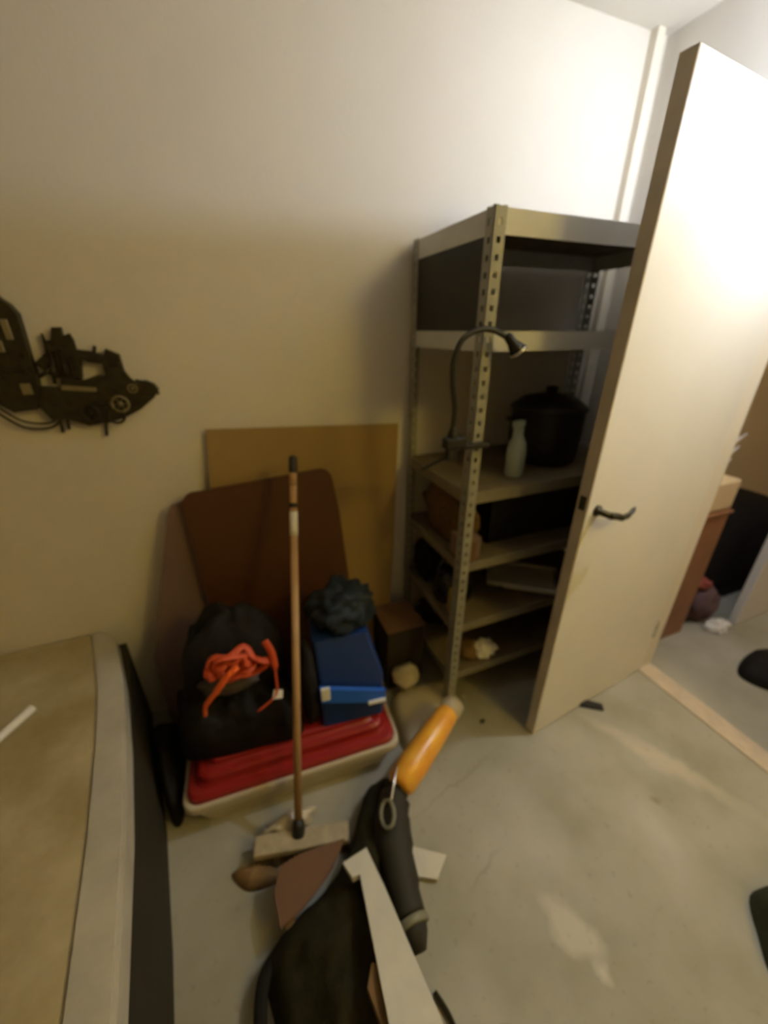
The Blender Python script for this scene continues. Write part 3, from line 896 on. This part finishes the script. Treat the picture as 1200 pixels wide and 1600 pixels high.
for cx, cz, w_, h_ in ((-0.545, 1.52, 0.03, 0.02), (-0.54, 1.46, 0.02, 0.03), (-0.53, 1.40, 0.04, 0.012), (-0.505, 1.35, 0.012, 0.03), (-0.50, 1.50, 0.008, 0.05), (-0.490, 1.44, 0.010, 0.012), (-0.41, 1.45, 0.015, 0.008), (-0.40, 1.40, 0.006, 0.03), (-0.28, 1.41, 0.012, 0.010), (-0.35, 1.30, 0.03, 0.006), (-0.22, 1.31, 0.015, 0.008)):
    bm = bmesh.new()
    box(bm, cx + 0.4 - w_, cx + 0.4 + w_, 1.412 - 1.45, 1.4235 - 1.45, cz - 1.35 - h_ / 2, cz - 1.35 + h_ / 2, 0.002, 1)
    link('raised_bar', bm, random.choice(['iron', 'iron', 'iron_grey']), t)
for a in range(4):
    bm = bmesh.new()
    box(bm, -0.030 + 0.013 * a, -0.024 + 0.013 * a, 1.425 - 1.45, 1.433 - 1.45, 0.03, 0.12 - 0.012 * a)
    link('cab_bar', bm, 'iron', t)
for (x0, z0, x1, z1) in ((-0.44, 1.36, -0.43, 1.42), (-0.47, 1.38, -0.44, 1.40), (-0.24, 1.36, -0.20, 1.35), (-0.21, 1.352, -0.185, 1.318), (-0.325, 1.44, -0.318, 1.458)):
    bm = bmesh.new()
    tube(bm, [(x0 + 0.4, -0.022, z0 - 1.35), (x1 + 0.4, -0.022, z1 - 1.35)], 0.005, 8)
    link('rod', bm, 'iron', t, True)
def wheel(x, z, r, hub=True, m='iron'):
    bm = bmesh.new()
    rg = [(x + 0.4 + r * math.cos(a * PI / 12), 1.418 - 1.45, z - 1.35 + r * math.sin(a * PI / 12)) for a in range(24)]
    tube(bm, rg, r * 0.16, 8, True)
    if hub:
        lathe(bm, [(r * 0.3, 0), (r * 0.3, 0.006), (r * 0.12, 0.010)], 16, Matrix.Translation((x + 0.4, 1.424 - 1.45, z - 1.35)) @ Matrix.Rotation(PI / 2, 4, 'X'))
        for s in range(6):
            a = s * PI / 3
            tube(bm, [(x + 0.4, 1.419 - 1.45, z - 1.35), (x + 0.4 + r * math.cos(a), 1.419 - 1.45, z - 1.35 + r * math.sin(a))], r * 0.06, 6)
    link('wheel', bm, m, t, True)
wheel(-0.293, 1.296, 0.022, True, 'iron_grey')
wheel(-0.251, 1.339, 0.012, True, 'iron_grey')
wheel(-0.375, 1.276, 0.020, True)
wheel(-0.312, 1.262, 0.022, False)
for x0, z0, x1, z1 in ((-0.346, 1.25, -0.3556, 1.201), (-0.458, 1.262, -0.463, 1.221), (-0.4425, 1.26, -0.4448, 1.229)):
    bm = bmesh.new()
    tube(bm, [(x0 + 0.4, 1.435 - 1.45, z0 - 1.35), (x1 + 0.4, 1.435 - 1.45, z1 - 1.35)], 0.0045, 8)
    link('peg', bm, 'iron', t, True)
bm = bmesh.new()
tube(bm, spline([(-0.60 + 0.4, -0.02, -0.055), (-0.15, -0.02, -0.105), (-0.09, -0.022, -0.112), (-0.055, -0.02, -0.09), (-0.05, -0.02, -0.06)], 6), 0.0035, 8)
tube(bm, spline([(-0.60 + 0.4, -0.02, -0.03), (-0.15, -0.02, -0.085), (-0.09, -0.022, -0.098), (-0.06, -0.02, -0.08), (-0.062, -0.02, -0.05)], 6), 0.003, 8)
link('lower_hoop', bm, 'iron', t, True)

# ------------------------------------------------------------------ the next room
t = thing('wooden_cabinet', 'reddish wooden cabinet standing beyond the doorway behind the door', 'cabinet', (2.0, 0.94, 0))
bm = bmesh.new()
box(bm, -0.155, 0.125, 0, 0.30, 0.0, 0.72, 0.003, 1)
link('cabinet_body', bm, 'cabinet', t)
bm = bmesh.new()
box(bm, -0.158, -0.135, -0.006, 0.0, 0.0, 0.72, 0.001, 1)
link('edge_moulding', bm, 'dark_brown', t)
bm = bmesh.new()
box(bm, -0.165, 0.135, -0.01, 0.31, 0.722, 0.737, 0.003, 1)
link('cabinet_top', bm, 'cabinet', t)
bm = bmesh.new()
box(bm, 1.88, 2.135, 0.945, 1.15, 0.738, 0.885, 0.015, 3)
tag(link('cream_box', bm, 'cream_box'), 'cream box on top of the reddish wooden cabinet', 'box')
bm = bmesh.new()
for zz, dx in ((0.90, 0.0), (0.96, 0.03), (1.02, 0.05)):
    prism(bm, [(0, 0), (0.12 + dx, 0.05), (0.05, -0.03)], 0.006, mtx_rows((2.135, 1.08, zz - 0.02), (1, 0, 0), (0, 0, 1), (0, -1, 0)))
box(bm, 2.06, 2.18, 1.076, 1.09, 0.876, 1.02, 0.004, 1)
tag(link('white_paper_flag', bm, 'paper'), 'jagged white paper sticking up behind the cream box', 'paper')
t = thing('dark_sack', 'large dark sack standing against the brown wall beyond the doorway', 'sack', (2.60, 1.18, 0))
bm = bmesh.new()
loft(bm, [(rrect(-0.25, 0.45, -0.13, 0.30, 0.1), 0.0), (rrect(-0.27, 0.47, -0.16, 0.30, 0.1), 0.15), (rrect(-0.27, 0.47, -0.15, 0.30, 0.1), 0.45), (rrect(-0.25, 0.45, -0.12, 0.28, 0.1), 0.55), (rrect(-0.20, 0.40, -0.06, 0.22, 0.1), 0.58)])
link('sack_body', bm, 'black_cloth', t, True)
bm = bmesh.new()
blob(bm, (2.31, 0.985, 0.11), (0.10, 0.06, 0.11), 0.4, 2.4, 51, 3, 0)
tag(link('purple_cloth', bm, 'purple', None, True), 'crumpled dusky purple cloth on the floor beside the cabinet', 'cloth')
bm = bmesh.new()
blob(bm, (2.27, 1.00, 0.245), (0.05, 0.04, 0.03), 0.4, 2.4, 55, 3, 0.18)
tag(link('red_rag', bm, 'dull_red', None, True), 'small dull red rag on top of the purple cloth', 'rag')
bm = bmesh.new()
blob(bm, (2.33, 0.885, 0.02), (0.075, 0.045, 0.032), 0.45, 2.6, 57, 3, 0)
tag(link('white_crumple', bm, 'paper', None, False), 'crumpled white paper on the floor beyond the doorway', 'paper')
bm = bmesh.new()
box(bm, 2.46, 3.06, 0.86, 0.90, 0.002, 1.95, 0.003, 1)
tag(link('beige_board', bm, 'door'), 'upright beige board beyond the doorway at the right edge', 'board')
bm = bmesh.new()
heap(bm, [(2.09, 0.645), (2.30, 0.70), (2.45, 0.62), (2.38, 0.50), (2.2, 0.48), (2.10, 0.54)], 0.07, 0, 8, 0.008, 14, 0.4, seed=9)
tag(link('black_cloth', bm, 'black_cloth', None, True), 'black cloth on the floor just past the threshold at the right edge', 'cloth')
